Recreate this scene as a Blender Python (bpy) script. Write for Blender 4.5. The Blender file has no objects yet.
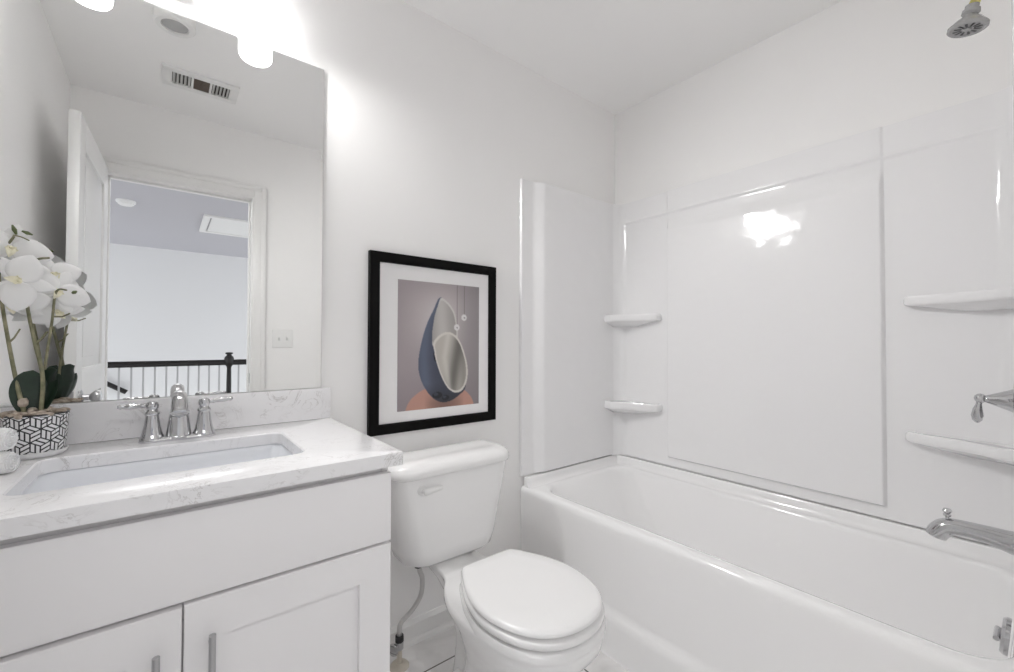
import bpy, bmesh, math, random
import numpy as np
from mathutils import Vector, Matrix
random.seed(7)
PI = math.pi
SC = bpy.context.scene
COL = SC.collection

# ---------------------------------------------------------------- camera, world, exposure
cam_d = bpy.data.cameras.new('camera')
cam = bpy.data.objects.new('camera', cam_d)
COL.objects.link(cam)
SC.camera = cam
cam_d.sensor_width = 36.0
cam_d.lens = 36.0 * 426.65 / 1014.0
cam_d.clip_start = 0.01
_yaw, _pit, _rol = math.radians(38.678), 0.016, 0.0025
_F = Vector((math.sin(_yaw) * math.cos(_pit), math.cos(_yaw) * math.cos(_pit), math.sin(_pit)))
_r = Vector((math.cos(_yaw), -math.sin(_yaw), 0))
_u = _r.cross(_F)
_R = _r * math.cos(_rol) + _u * math.sin(_rol)
_U = -_r * math.sin(_rol) + _u * math.cos(_rol)
m = Matrix((( _R.x, _U.x, -_F.x, 0), (_R.y, _U.y, -_F.y, 0), (_R.z, _U.z, -_F.z, 0), (0, 0, 0, 1)))
m.translation = Vector((0, -1.504, 1.138))
cam.matrix_world = m

W = bpy.data.worlds.new('daylight')
SC.world = W
W.use_nodes = True
_bg = W.node_tree.nodes['Background']
_bg.inputs[0].default_value = (0.93, 0.96, 1.0, 1)
_bg.inputs[1].default_value = 0.82

SC.view_settings.view_transform = 'Standard'
SC.view_settings.look = 'None'
SC.view_settings.gamma = 1.0
SC.view_settings.use_curve_mapping = False
SC.view_settings.exposure = 1.07
SC.cycles.max_bounces = 24
SC.cycles.diffuse_bounces = 16
SC.cycles.glossy_bounces = 8
SHADE_EMIT = 1.8
BULB_W = 17.2

# added, unseen fill lights on the landing: one high, one low and aimed upward
def area_light(name, loc, target, sx, sy, watts, col, spread=180):
    L = bpy.data.lights.new(name, 'AREA'); L.shape = 'RECTANGLE'; L.size = sx; L.size_y = sy
    L.energy = watts; L.color = col; L.spread = math.radians(spread)
    o = bpy.data.objects.new(name, L); COL.objects.link(o); o.location = loc
    o.rotation_euler = (Vector(target) - Vector(loc)).to_track_quat('-Z', 'Y').to_euler()
LANDING_W = 2.3
LOW_FILL_W = 0.3
area_light('landing_fill_high', (0.1, -2.28, 2.39), (0.3, -0.6, 0.2), 0.9, 0.3, LANDING_W, (1.0, 0.995, 0.985), 120)  # added fill through the doorway, hidden from the mirror, no fixture behind it
area_light('landing_fill_low', (0.05, -2.55, 0.30), (0.75, -0.45, 2.44), 0.9, 0.7, LOW_FILL_W, (1.0, 1.0, 1.0), 100)  # weak added fill imitating bounce off the landing floor

# ---------------------------------------------------------------- materials
def mat(name, col, rough=0.5, metal=0.0, emit=None, estr=0.0, coat=0.0, spec=0.5, sss=0.0):
    M = bpy.data.materials.new(name)
    M.use_nodes = True
    b = M.node_tree.nodes['Principled BSDF']
    b.inputs['Base Color'].default_value = (*col, 1)
    b.inputs['Roughness'].default_value = rough
    b.inputs['Metallic'].default_value = metal
    b.inputs['Specular IOR Level'].default_value = spec
    b.inputs['Coat Weight'].default_value = coat
    b.inputs['Coat Roughness'].default_value = 0.05
    if sss:
        b.inputs['Subsurface Weight'].default_value = sss
        b.inputs['Subsurface Scale'].default_value = 0.01
    if emit:
        b.inputs['Emission Color'].default_value = (*emit, 1)
        b.inputs['Emission Strength'].default_value = estr
    return M

def nt(M):
    return M.node_tree.nodes, M.node_tree.links, M.node_tree.nodes['Principled BSDF']

def add_noise_mix(M, c1, c2, scale, lo, hi, detail=6, dist=0.0, bump=0.0, vec=None):
    n, l, b = nt(M)
    tc = n.new('ShaderNodeTexCoord')
    no = n.new('ShaderNodeTexNoise')
    no.inputs['Scale'].default_value = scale
    no.inputs['Detail'].default_value = detail
    no.inputs['Distortion'].default_value = dist
    rp = n.new('ShaderNodeValToRGB')
    rp.color_ramp.elements[0].position = lo
    rp.color_ramp.elements[0].color = (*c1, 1)
    rp.color_ramp.elements[1].position = hi
    rp.color_ramp.elements[1].color = (*c2, 1)
    l.new(tc.outputs['Object'], no.inputs['Vector'])
    l.new(no.outputs[0], rp.inputs[0])
    l.new(rp.outputs[0], b.inputs['Base Color'])
    if bump:
        bp = n.new('ShaderNodeBump')
        bp.inputs['Strength'].default_value = bump
        bp.inputs['Distance'].default_value = 0.002
        l.new(no.outputs[0], bp.inputs['Height'])
        l.new(bp.outputs[0], b.inputs['Normal'])
    return no, rp

WALL = mat('wall_paint', (0.86, 0.85, 0.835), 0.55)
CEIL = mat('ceiling_paint', (0.92, 0.917, 0.912), 0.8)
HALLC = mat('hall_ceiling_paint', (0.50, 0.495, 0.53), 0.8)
HALLP = mat('hall_paint', (0.80, 0.80, 0.80), 0.7)
TRIM = mat('trim_paint', (0.82, 0.815, 0.805), 0.35)
DOORP = mat('door_paint', (0.82, 0.82, 0.815), 0.35)
CAB = mat('cabinet_paint', (0.86, 0.85, 0.855), 0.38)
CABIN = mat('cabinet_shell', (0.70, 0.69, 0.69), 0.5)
ACR = mat('white_acrylic', (0.87, 0.867, 0.872), 0.10, coat=0.15)
TUBM = mat('tub_enamel', (0.92, 0.917, 0.917), 0.10, coat=0.2)
PORC = mat('porcelain', (0.87, 0.867, 0.864), 0.07, coat=0.3)
SINKM = mat('sink_ceramic', (0.80, 0.815, 0.845), 0.35, coat=0.05)
SEATM = mat('seat_plastic', (0.87, 0.867, 0.864), 0.22)
CHROME = mat('chrome', (0.58, 0.58, 0.59), 0.09, 1.0)
NICKEL = mat('brushed_nickel', (0.50, 0.50, 0.51), 0.28, 1.0)
BRASS = mat('brass_pipe', (0.62, 0.58, 0.20), 0.3, 0.9)
DARKM = mat('dark_gap', (0.03, 0.03, 0.032), 0.6)
GREYP = mat('grey_plastic', (0.42, 0.42, 0.42), 0.4)
WPLAST = mat('white_plastic', (0.83, 0.83, 0.82), 0.35)
BLACKW = mat('black_frame', (0.006, 0.0055, 0.0055), 0.5, spec=0.08)
RAILM = mat('dark_rail', (0.012, 0.010, 0.010), 0.35)
MATB = mat('mat_board', (0.88, 0.87, 0.87), 0.8)
HOSE = mat('braided_hose', (0.62, 0.61, 0.60), 0.4, 0.4)
BEIGE = mat('beige_escutcheon', (0.62, 0.57, 0.49), 0.45)
TOWEL = mat('towel_cotton', (0.86, 0.86, 0.86), 0.95)
PETAL = mat('petal_silk', (0.87, 0.87, 0.865), 0.6)
LIPM = mat('orchid_lip', (0.86, 0.83, 0.66), 0.6)
STEMM = mat('orchid_stem', (0.30, 0.30, 0.17), 0.55)
BUDM = mat('orchid_bud', (0.12, 0.15, 0.06), 0.5)
LEAFM = mat('orchid_leaf', (0.012, 0.030, 0.016), 0.3)
POTB = mat('pot_black', (0.02, 0.02, 0.022), 0.4)
POTW = mat('pot_white', (0.82, 0.82, 0.82), 0.35)
SHADE = mat('opal_glass', (0.9, 0.9, 0.9), 0.2, emit=(1.0, 0.99, 0.985), estr=SHADE_EMIT)
def glow_glass(M):
    # opal glass: glows, and lets most of its bulb's light straight through
    n, l, b = nt(M)
    t = n.new('ShaderNodeBsdfTransparent'); mx = n.new('ShaderNodeMixShader'); mx.inputs[0].default_value = 0.75
    out = n['Material Output']
    l.new(b.outputs[0], mx.inputs[1]); l.new(t.outputs[0], mx.inputs[2]); l.new(mx.outputs[0], out.inputs[0])
glow_glass(SHADE)
MIRROR = mat('mirror_silver', (0.90, 0.905, 0.90), 0.0, 1.0)
MEDGE = mat('mirror_edge', (0.55, 0.57, 0.57), 0.1, 0.8)
HFLOOR = mat('hall_floor', (0.55, 0.50, 0.45), 0.6)
add_noise_mix(HFLOOR, (0.50, 0.46, 0.42), (0.58, 0.54, 0.49), 30, 0.4, 0.6)
add_noise_mix(WALL, (0.882, 0.876, 0.869), (0.890, 0.884, 0.877), 3, 0.4, 0.6)
add_noise_mix(TOWEL, (0.80, 0.80, 0.80), (0.90, 0.90, 0.90), 300, 0.35, 0.65, bump=0.25)
add_noise_mix(LEAFM, (0.008, 0.022, 0.012), (0.020, 0.045, 0.024), 25, 0.35, 0.7)
add_noise_mix(STEMM, (0.14, 0.145, 0.075), (0.32, 0.30, 0.19), 40, 0.35, 0.65)
PEB = mat('bark_pebbles', (0.5, 0.42, 0.35), 0.8)
add_noise_mix(PEB, (0.26, 0.20, 0.15), (0.62, 0.54, 0.46), 60, 0.35, 0.65)

def soft_waves(M, scale, dist):
    # moulded acrylic is never quite flat: long shallow waves that break up its highlights
    n, l, b = nt(M)
    tc = n.new('ShaderNodeTexCoord'); no = n.new('ShaderNodeTexNoise'); no.inputs['Scale'].default_value = scale; no.inputs['Detail'].default_value = 1.5
    bp = n.new('ShaderNodeBump'); bp.inputs['Strength'].default_value = 1.0; bp.inputs['Distance'].default_value = dist
    l.new(tc.outputs['Object'], no.inputs['Vector']); l.new(no.outputs[0], bp.inputs['Height']); l.new(bp.outputs[0], b.inputs['Normal'])
soft_waves(ACR, 9.0, 0.0035)

# quartz: white with sparse grey flecks and veins
QUARTZ = mat('white_quartz', (0.85, 0.85, 0.86), 0.18, coat=0.1)
def quartz_nodes(M):
    n, l, b = nt(M)
    tc = n.new('ShaderNodeTexCoord')
    a = n.new('ShaderNodeTexNoise'); a.inputs['Scale'].default_value = 15; a.inputs['Detail'].default_value = 9
    a.inputs['Distortion'].default_value = 1.2; a.inputs['Roughness'].default_value = 0.62
    ra = n.new('ShaderNodeValToRGB')
    e = ra.color_ramp.elements
    e[0].position = 0.482; e[0].color = (0, 0, 0, 1)
    e[1].position = 0.50; e[1].color = (1, 1, 1, 1)
    x = e.new(0.518); x.color = (0, 0, 0, 1)
    g = n.new('ShaderNodeTexNoise'); g.inputs['Scale'].default_value = 14; g.inputs['Detail'].default_value = 4
    rg = n.new('ShaderNodeValToRGB')
    rg.color_ramp.elements[0].position = 0.44; rg.color_ramp.elements[1].position = 0.66
    mu = n.new('ShaderNodeMath'); mu.operation = 'MULTIPLY'
    mx = n.new('ShaderNodeMix'); mx.data_type = 'RGBA'
    mx.inputs['A'].default_value = (0.84, 0.835, 0.845, 1)
    mx.inputs['B'].default_value = (0.56, 0.545, 0.54, 1)
    for t in (a, g): l.new(tc.outputs['Object'], t.inputs['Vector'])
    l.new(a.outputs[0], ra.inputs[0]); l.new(g.outputs[0], rg.inputs[0])
    l.new(ra.outputs[0], mu.inputs[0]); l.new(rg.outputs[0], mu.inputs[1])
    l.new(mu.outputs[0], mx.inputs['Factor']); l.new(mx.outputs['Result'], b.inputs['Base Color'])
quartz_nodes(QUARTZ)

# floor: large pale marble tiles with thin dark grout
TILE = mat('marble_tile', (0.6, 0.59, 0.58), 0.3)
def tile_nodes(M):
    n, l, b = nt(M)
    tc = n.new('ShaderNodeTexCoord')
    mp = n.new('ShaderNodeMapping'); mp.inputs['Location'].default_value = (-0.05, -0.0055, 0)
    br = n.new('ShaderNodeTexBrick')
    br.inputs['Scale'].default_value = 1.0
    br.inputs['Brick Width'].default_value = 0.61; br.inputs['Row Height'].default_value = 0.305
    br.inputs['Mortar Size'].default_value = 0.0028; br.inputs['Mortar Smooth'].default_value = 0.1
    br.inputs['Mortar'].default_value = (0.10, 0.095, 0.09, 1)
    br.offset = 0.5
    no = n.new('ShaderNodeTexNoise'); no.inputs['Scale'].default_value = 3.2; no.inputs['Detail'].default_value = 8
    no.inputs['Distortion'].default_value = 1.8
    rp = n.new('ShaderNodeValToRGB')
    rp.color_ramp.elements[0].position = 0.38; rp.color_ramp.elements[0].color = (0.74, 0.73, 0.725, 1)
    rp.color_ramp.elements[1].position = 0.6; rp.color_ramp.elements[1].color = (0.90, 0.89, 0.885, 1)
    l.new(tc.outputs['Object'], mp.inputs[0]); l.new(mp.outputs[0], br.inputs['Vector'])
    l.new(tc.outputs['Object'], no.inputs['Vector']); l.new(no.outputs[0], rp.inputs[0])
    l.new(rp.outputs[0], br.inputs['Color1']); l.new(rp.outputs[0], br.inputs['Color2'])
    l.new(br.outputs['Color'], b.inputs['Base Color'])
tile_nodes(TILE)

# ---------------------------------------------------------------- mesh helpers
def ssm(a, b, x):
    t = min(1.0, max(0.0, (x - a) / (b - a)))
    return t * t * (3 - 2 * t)

def spline(pts, n, closed=True):
    """Catmull-Rom through pts, n samples."""
    P = [Vector(p) for p in pts]
    k = len(P)
    out = []
    segs = k if closed else k - 1
    for i in range(n):
        t = i / n * segs if closed else i / (n - 1) * segs
        j = min(int(t), segs - 1)
        f = t - j
        if closed:
            a, b, c, d = P[(j - 1) % k], P[j % k], P[(j + 1) % k], P[(j + 2) % k]
        else:
            a, b, c, d = P[max(j - 1, 0)], P[j], P[j + 1], P[min(j + 2, k - 1)]
        out.append(0.5 * ((2 * b) + (c - a) * f + (2 * a - 5 * b + 4 * c - d) * f * f + (3 * b - a - 3 * c + d) * f ** 3))
    return out

def rrect(x0, y0, x1, y1, r, z, n=6):
    """Rounded rectangle ring (counter-clockwise) at height z; r one radius or four (--, +-, ++, -+)."""
    if not isinstance(r, (tuple, list)):
        r = (r,) * 4
    out = []
    cs = ((x0, y0, 1, 1, PI), (x1, y0, -1, 1, 1.5 * PI), (x1, y1, -1, -1, 0), (x0, y1, 1, -1, 0.5 * PI))
    for (cx, cy, sx, sy, a0), rr in zip(cs, r):
        for i in range(n + 1):
            a = a0 + i / n * PI / 2
            out.append((cx + sx * rr + rr * math.cos(a), cy + sy * rr + rr * math.sin(a), z))
    return out

class G:
    def __init__(s):
        s.v = []; s.f = []; s.m = []
    def add(s, vs, fs, mi=0):
        o = len(s.v)
        s.v += [tuple(p) for p in vs]
        for f in fs:
            s.f.append(tuple(i + o for i in f)); s.m.append(mi)
    def box(s, x0, y0, z0, x1, y1, z1, mi=0):
        x0, x1 = min(x0, x1), max(x0, x1); y0, y1 = min(y0, y1), max(y0, y1); z0, z1 = min(z0, z1), max(z0, z1)
        s.add([(x0, y0, z0), (x1, y0, z0), (x1, y1, z0), (x0, y1, z0), (x0, y0, z1), (x1, y0, z1), (x1, y1, z1), (x0, y1, z1)],
              [(0, 3, 2, 1), (4, 5, 6, 7), (0, 1, 5, 4), (1, 2, 6, 5), (2, 3, 7, 6), (3, 0, 4, 7)], mi)
        return s
    def loft(s, rings, cap0=True, cap1=True, wrap=False, mi=0):
        n = len(rings[0]); vs = [p for r in rings for p in r]; fs = []
        k = len(rings)
        for i in range(k if wrap else k - 1):
            a, b = i * n, ((i + 1) % k) * n
            for j in range(n):
                q = (j + 1) % n
                fs.append((a + j, a + q, b + q, b + j))
        if cap0 and not wrap: fs.append(tuple(reversed(range(n))))
        if cap1 and not wrap: fs.append(tuple((k - 1) * n + j for j in range(n)))
        s.add(vs, fs, mi)
        return s
    def lathe(s, prof, M=None, n=32, mi=0, cap0=True, cap1=True):
        """prof: (radius, height) pairs around local z; M places it."""
        M = M or Matrix.Identity(4)
        rings = [[tuple(M @ Vector((max(r, 1e-5) * math.cos(2 * PI * j / n), max(r, 1e-5) * math.sin(2 * PI * j / n), h))) for j in range(n)] for r, h in prof]
        return s.loft(rings, cap0, cap1, mi=mi)
    def tube(s, path, rad, n=12, mi=0, sx=1.0):
        P = [Vector(p) for p in path]
        if not isinstance(rad, (list, tuple)): rad = [rad] * len(P)
        rings = []; up = None
        for i, p in enumerate(P):
            t = (P[min(i + 1, len(P) - 1)] - P[max(i - 1, 0)]).normalized()
            if up is None:
                ref = Vector((0, 0, 1)) if abs(t.z) < 0.9 else Vector((1, 0, 0))
                up = (ref - t * ref.dot(t)).normalized()
            else:
                up = (up - t * up.dot(t)).normalized()
            sd = t.cross(up)
            rings.append([tuple(p + (sd * math.cos(2 * PI * j / n) * sx + up * math.sin(2 * PI * j / n)) * rad[i]) for j in range(n)])
        return s.loft(rings, mi=mi)
    def prism(s, outline, d, mi=0):
        """outline: list of 3D points, extruded by vector d."""
        d = Vector(d)
        return s.loft([[tuple(p) for p in outline], [tuple(Vector(p) + d) for p in outline]], mi=mi)
    def build(s, name, mats, parent=None, bevel=0.0, seg=3, ang=38, origin=None, local=False, flat=False):
        if not isinstance(mats, (list, tuple)): mats = [mats]
        off = Vector((0, 0, 0))
        if not local:
            if parent is not None:
                q = parent
                while q is not None:
                    off += q.location; q = q.parent
            else:
                if origin is None:
                    xs, ys, zs = zip(*s.v)
                    origin = ((min(xs) + max(xs)) / 2, (min(ys) + max(ys)) / 2, min(zs))
                off = Vector(origin)
        me = bpy.data.meshes.new(name)
        me.from_pydata([tuple(Vector(p) - off) for p in s.v], [], s.f)
        for M in mats: me.materials.append(M)
        me.polygons.foreach_set('material_index', s.m)
        bm = bmesh.new(); bm.from_mesh(me)
        bmesh.ops.recalc_face_normals(bm, faces=bm.faces)
        if bevel:
            es = [e for e in bm.edges if len(e.link_faces) == 2 and e.calc_face_angle(0) > math.radians(50)]
            bmesh.ops.bevel(bm, geom=es, offset=bevel, segments=seg, profile=0.5, affect='EDGES', clamp_overlap=True)
        bm.to_mesh(me); bm.free()
        if not flat:
            me.polygons.foreach_set('use_smooth', [True] * len(me.polygons))
            me.set_sharp_from_angle(angle=math.radians(ang))
        o = bpy.data.objects.new(name, me)
        COL.objects.link(o)
        if parent is not None: o.parent = parent
        elif not local: o.location = off
        return o

def B(x0, y0, z0, x1, y1, z1):
    return G().box(x0, y0, z0, x1, y1, z1)

def thing(name, label, cat, loc, group=None):
    o = bpy.data.objects.new(name, None)
    o.empty_display_size = 0.05
    COL.objects.link(o); o.location = loc
    o['label'] = label; o['category'] = cat
    if group: o['group'] = group
    return o

def tag(o, label, cat, group=None):
    o['label'] = label; o['category'] = cat
    if group: o['group'] = group
    return o

def struct(o, label=None):
    o['kind'] = 'structure'
    if label: o['label'] = label
    return o

def basis(p, d, up=(0, 0, 1)):
    """matrix at p whose local z points along d"""
    z = Vector(d).normalized(); u = Vector(up)
    if abs(z.dot(u)) > 0.97: u = Vector((1, 0, 0))
    x = u.cross(z).normalized(); y = z.cross(x)
    M = Matrix((x, y, z)).transposed().to_4x4(); M.translation = Vector(p)
    return M

# ---------------------------------------------------------------- room shell
XL, XR, YF, ZC = -0.390, 1.99, -1.555, 2.44
T = 0.1
struct(B(XL - T, YF - T, -0.1, XR + T, 0 + T, 0).build('floor', TILE), 'pale marble tile floor with thin dark grout')
struct(B(XL - T, YF - T, ZC, XR + T, 0 + T, ZC + 0.1).build('ceiling', CEIL), 'plain white bathroom ceiling')
struct(B(XL - T, 0, 0, XR + T, T, ZC).build('wall_back', WALL), 'pale grey wall behind mirror, picture and toilet')
struct(B(XR, YF - T, 0, XR + T, 0, ZC).build('wall_right', WALL), 'pale grey wall above the bathtub')
struct(B(XL - T, YF - T, 0, XL, 0, ZC).build('wall_left', WALL), 'pale grey wall beside the vanity')
DX0, DX1, DZ = -0.250, 0.409, 2.025                      # door opening
g = G()
g.box(XL, YF - T, 0, DX0 - 0.012, YF, ZC)
g.box(DX1 + 0.012, YF - T, 0, XR, YF, ZC)
g.box(DX0 - 0.012, YF - T, DZ + 0.012, DX1 + 0.012, YF, ZC)
g.box(1.255, YF, 0, XR, -1.512, ZC)                      # plumbing wall of the tub alcove
struct(g.build('wall_front', WALL), 'pale grey wall with the doorway, seen in the mirror')

# door casing (both jambs, head and moulded trim)
g = G()
cw = 0.078
for side in (YF, YF - T):
    sy = 1 if side == YF else -1
    for a, b, th in ((0.0, cw, 0.011), (0.012, cw, 0.016), (0.052, cw, 0.021)):
        xl, xr, zt = DX0 - a, DX1 + a, DZ + a
        g.box(DX0 - cw, side, 0, DX0 - a, side + sy * th, DZ + cw)
        g.box(DX1 + a, side, 0, DX1 + cw, side + sy * th, DZ + cw)
        g.box(DX0 - a, side, DZ + a, DX1 + a, side + sy * th, DZ + cw)
g.box(DX0 - 0.012, YF - T, 0, DX0, YF, DZ); g.box(DX1, YF - T, 0, DX1 + 0.012, YF, DZ)
g.box(DX0 - 0.012, YF - T, DZ, DX1 + 0.012, YF, DZ + 0.012)
g.box(DX0, YF - 0.075, 0, DX0 + 0.010, YF - 0.042, DZ); g.box(DX1 - 0.010, YF - 0.075, 0, DX1, YF - 0.042, DZ)
g.box(DX0, YF - 0.075, DZ - 0.010, DX1, YF - 0.042, DZ)
tr = struct(g.build('trim_1', TRIM, bevel=0.002, seg=2), 'white moulded casing around the doorway')
sp = B(DX1 - 0.003, YF - 0.034, 0.885, DX1 - 0.0005, YF - 0.006, 0.945).build('strike_plate', NICKEL, tr)

# open door, hinged on the left jamb, swung against the left wall
dr = bpy.data.objects.new('door_1', None); COL.objects.link(dr)
struct(dr, 'white panelled door standing open, seen in the mirror')
dr.location = (DX0 + 0.008, YF + 0.028, 0.01)
dr.rotation_euler = (0, 0, math.radians(92.2))
dw, dt, dh = 0.685, 0.035, 2.03
g = G()
g.box(0, 0, 0, 0.105, dt, dh); g.box(dw - 0.105, 0, 0, dw, dt, dh)
g.box(0.105, 0, 0, dw - 0.105, dt, 0.20); g.box(0.105, 0, 0.90, dw - 0.105, dt, 1.02); g.box(0.105, 0, dh - 0.12, dw - 0.105, dt, dh)
for z0, z1 in ((0.20, 0.90), (1.02, dh - 0.12)):
    g.box(0.105, 0.010, z0, dw - 0.105, dt - 0.010, z1)
    for k in (0, 1):                                                   # stepped raised field
        yy = (0.004, 0.010) if k == 0 else (dt - 0.010, dt - 0.004)
        g.box(0.150, yy[0], z0 + 0.045, dw - 0.150, yy[1], z1 - 0.045)
leaf = g.build('door_leaf', DOORP, dr, local=True, bevel=0.002, seg=2)
for sgn in (1, -1):
    y0 = 0 if sgn < 0 else dt
    prof = [(0.031, 0), (0.031, 0.004), (0.027, 0.009), (0.013, 0.011), (0.011, 0.030), (0.017, 0.036), (0.0265, 0.046), (0.028, 0.054), (0.024, 0.063), (0.012, 0.067), (0, 0.0675)]
    G().lathe(prof, basis((dw - 0.062, y0, 0.905), (0, sgn, 0))).build('door_knob', NICKEL, dr, local=True)
B(dw - 0.0005, 0.006, 0.875, dw + 0.0025, dt - 0.006, 0.935).build('latch_plate', NICKEL, dr, local=True)
for z in (0.22, 1.0, 1.80):
    G().tube([(-0.004, dt + 0.003, z - 0.045), (-0.004, dt + 0.003, z + 0.045)], 0.006).build('hinge', NICKEL, dr, local=True)

# baseboard along the back wall, two stepped profile with shoe
def baseboard(name, pts_run, vert):
    prof = [(0, 0), (0.019, 0), (0.0185, 0.010), (0.016, 0.018), (0.0125, 0.022), (0.0125, 0.066), (0.0165, 0.069), (0.0165, 0.076), (0.010, 0.083), (0.006, 0.088), (0, 0.089)]
    gg = G(); (ax, a0, a1, base, sg) = pts_run
    if ax == 'x':
        gg.loft([[(x, base + sg * d, z) for d, z in prof] for x in (a0, a1)])
    else:
        gg.loft([[(base + sg * d, y, z) for d, z in prof] for y in (a0, a1)])
    return struct(gg.build(name, TRIM, ang=30), vert)
baseboard('baseboard_back', ('x', 0.416, 1.258, 0, -1), 'white stepped baseboard behind the toilet')
baseboard('baseboard_front', ('x', DX1 + cw, 1.255, YF, 1), 'white stepped baseboard beside the doorway')
baseboard('baseboard_left', ('y', YF + 0.03, -0.60, XL, 1), 'white stepped baseboard on the left wall')

# ---------------------------------------------------------------- landing and stairwell outside the door (seen in the mirror)
HX0, HX1 = -2.2, 2.6
struct(B(HX0, -4.86, -0.3, HX1, YF - T, -0.001).build('floor_hall', HFLOOR), 'landing floor outside the bathroom')
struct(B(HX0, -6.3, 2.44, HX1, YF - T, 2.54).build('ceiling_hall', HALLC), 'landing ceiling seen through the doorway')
struct(B(HX0, -6.25, -2.8, HX1, -6.15, 2.44).build('wall_hall', HALLP), 'white stairwell wall across the landing')
struct(B(HX0, -6.15, -2.9, HX1, -4.86, -2.8).build('floor_stairwell', HFLOOR), 'lower floor of the stairwell')
struct(B(HX0, YF - T - 0.001, 0, XL - T, YF - 0.02, 2.44).build('wall_landing_left', HALLP), 'landing wall left of the bathroom')
struct(B(XR + T, YF - T - 0.001, 0, HX1, YF - 0.02, 2.44).build('wall_landing_right', HALLP), 'landing wall right of the bathroom')

RY = -4.80
rl = thing('stair_railing', 'dark railing with slim white balusters across the landing, reflected in the mirror', 'railing', (0.2, RY, 0))
def rail_prof(x):
    return [(x, RY + dy, z) for dy, z in ((-0.030, 0.856), (0.030, 0.856), (0.034, 0.880), (0.026, 0.898), (0.030, 0.912), (0.020, 0.922), (-0.020, 0.922), (-0.030, 0.912), (-0.026, 0.900), (-0.032, 0.885))]
G().loft([rail_prof(-1.9), rail_prof(2.3)]).build('handrail', RAILM, rl)
B(-1.9, RY - 0.03, 0.0, 2.3, RY + 0.03, 0.03).build('bottom_rail', TRIM, rl, bevel=0.004)
g = G()
g.box(0.585, RY - 0.036, 0, 0.655, RY + 0.036, 0.30)
M = Matrix.Translation((0.62, RY, 0))
g.lathe([(0.034, 0.30), (0.034, 0.31), (0.024, 0.33), (0.028, 0.42), (0.027, 0.62), (0.024, 0.82), (0.030, 0.84), (0.048, 0.862), (0.052, 0.895), (0.052, 0.93), (0.046, 0.955), (0.028, 0.972), (0.026, 0.985), (0.040, 0.992), (0.042, 1.006), (0.03, 1.012), (0, 1.013)], M, n=20)
g.build('newel_post', RAILM, rl)
def baluster(x):
    q = G(); d = 0.0085
    q.box(x - d, RY - d, 0.03, x + d, RY + d, 0.873)
    return q
BALM = mat('baluster_paint', (0.52, 0.52, 0.53), 0.45)
bx = -0.392 - 0.1012 * 14
k = 0
while bx < 2.2:
    if abs(bx - 0.62) > 0.05:
        baluster(bx).build('baluster', BALM, rl)
    bx += 0.1012; k += 1
# the flight's own handrail, dropping along the stairwell wall
wr = thing('wall_handrail', 'dark handrail sloping down along the white stairwell wall behind the railing', 'handrail', (-0.45, -6.11, 0.4))
p0, p1 = Vector((-0.80, -6.08, 0.735)), Vector((-0.395, -6.08, 0.470))
G().tube([p0, p0.lerp(p1, 0.5), p1], 0.030, n=14).build('rail', RAILM, wr)
for t in (0.2, 0.8):
    q = p0.lerp(p1, t)
    G().tube([(q.x, -6.15, q.z - 0.06), (q.x, -6.10, q.z - 0.06), (q.x, -6.08, q.z - 0.01)], 0.008, n=8).build('bracket', RAILM, wr)

sd = thing('smoke_detector', 'small round white smoke detector on the landing ceiling', 'smoke detector', (-0.30, -3.77, 2.44))
G().lathe([(0.072, 2.44), (0.072, 2.425), (0.066, 2.418)], Matrix.Translation((-0.30, -3.77, 0)), n=28).build('base', WPLAST, sd)
G().lathe([(0.058, 2.418), (0.058, 2.408), (0.046, 2.398), (0, 2.396)], Matrix.Translation((-0.30, -3.77, 0)), n=28).build('cover', WPLAST, sd)
ah = thing('ceiling_hatch', 'white framed attic hatch in the landing ceiling, seen through the doorway', 'hatch', (0.57, -4.15, 2.44))
g = G()
def hr(e, z): return [(0.29 + e, -4.60 + e, z), (0.85 - e, -4.60 + e, z), (0.85 - e, -3.80 - e, z), (0.29 + e, -3.80 - e, z)]
g.loft([hr(0, 2.4398), hr(0, 2.424), hr(0.008, 2.418), hr(0.055, 2.420), hr(0.065, 2.4398)], wrap=True)
g.build('frame', TRIM, ah, flat=True)
B(0.365, -3.865, 2.428, 0.785, -4.535, 2.44).build('panel', WPLAST, ah)

# ---------------------------------------------------------------- bathroom ceiling fittings (seen in the mirror)
vt = thing('ceiling_register', 'white rectangular air register with dark slots on the bathroom ceiling', 'vent', (0.127, -1.143, ZC))
vx0, vx1, vy0, vy1 = -0.028, 0.283, -1.236, -1.050
g = G()
def frame_xy(q, x0, y0, x1, y1, w, z0, z1):
    q.box(x0, y0, z0, x1, y0 + w, z1); q.box(x0, y1 - w, z0, x1, y1, z1)
    q.box(x0, y0 + w, z0, x0 + w, y1 - w, z1); q.box(x1 - w, y0 + w, z0, x1, y1 - w, z1)
frame_xy(g, vx0, vy0, vx1, vy1, 0.038, ZC - 0.010, ZC)
ix0, ix1, iy0, iy1 = vx0 + 0.038, vx1 - 0.038, vy0 + 0.038, vy1 - 0.038
d1, d2 = ix0 + 0.075, ix1 - 0.075
g.box(d1, iy0, ZC - 0.010, d1 + 0.010, iy1, ZC); g.box(d2 - 0.010, iy0, ZC - 0.010, d2, iy1, ZC)
g.build('frame', WPLAST, vt, bevel=0.002, seg=2)
B(ix0, iy0, ZC - 0.001, ix1, iy1, ZC - 0.0003).build('duct_opening', mat('duct_dark', (0.035, 0.028, 0.022), 0.7), vt)
LOUV = mat('louver_paint', (0.62, 0.62, 0.61), 0.45)
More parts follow.
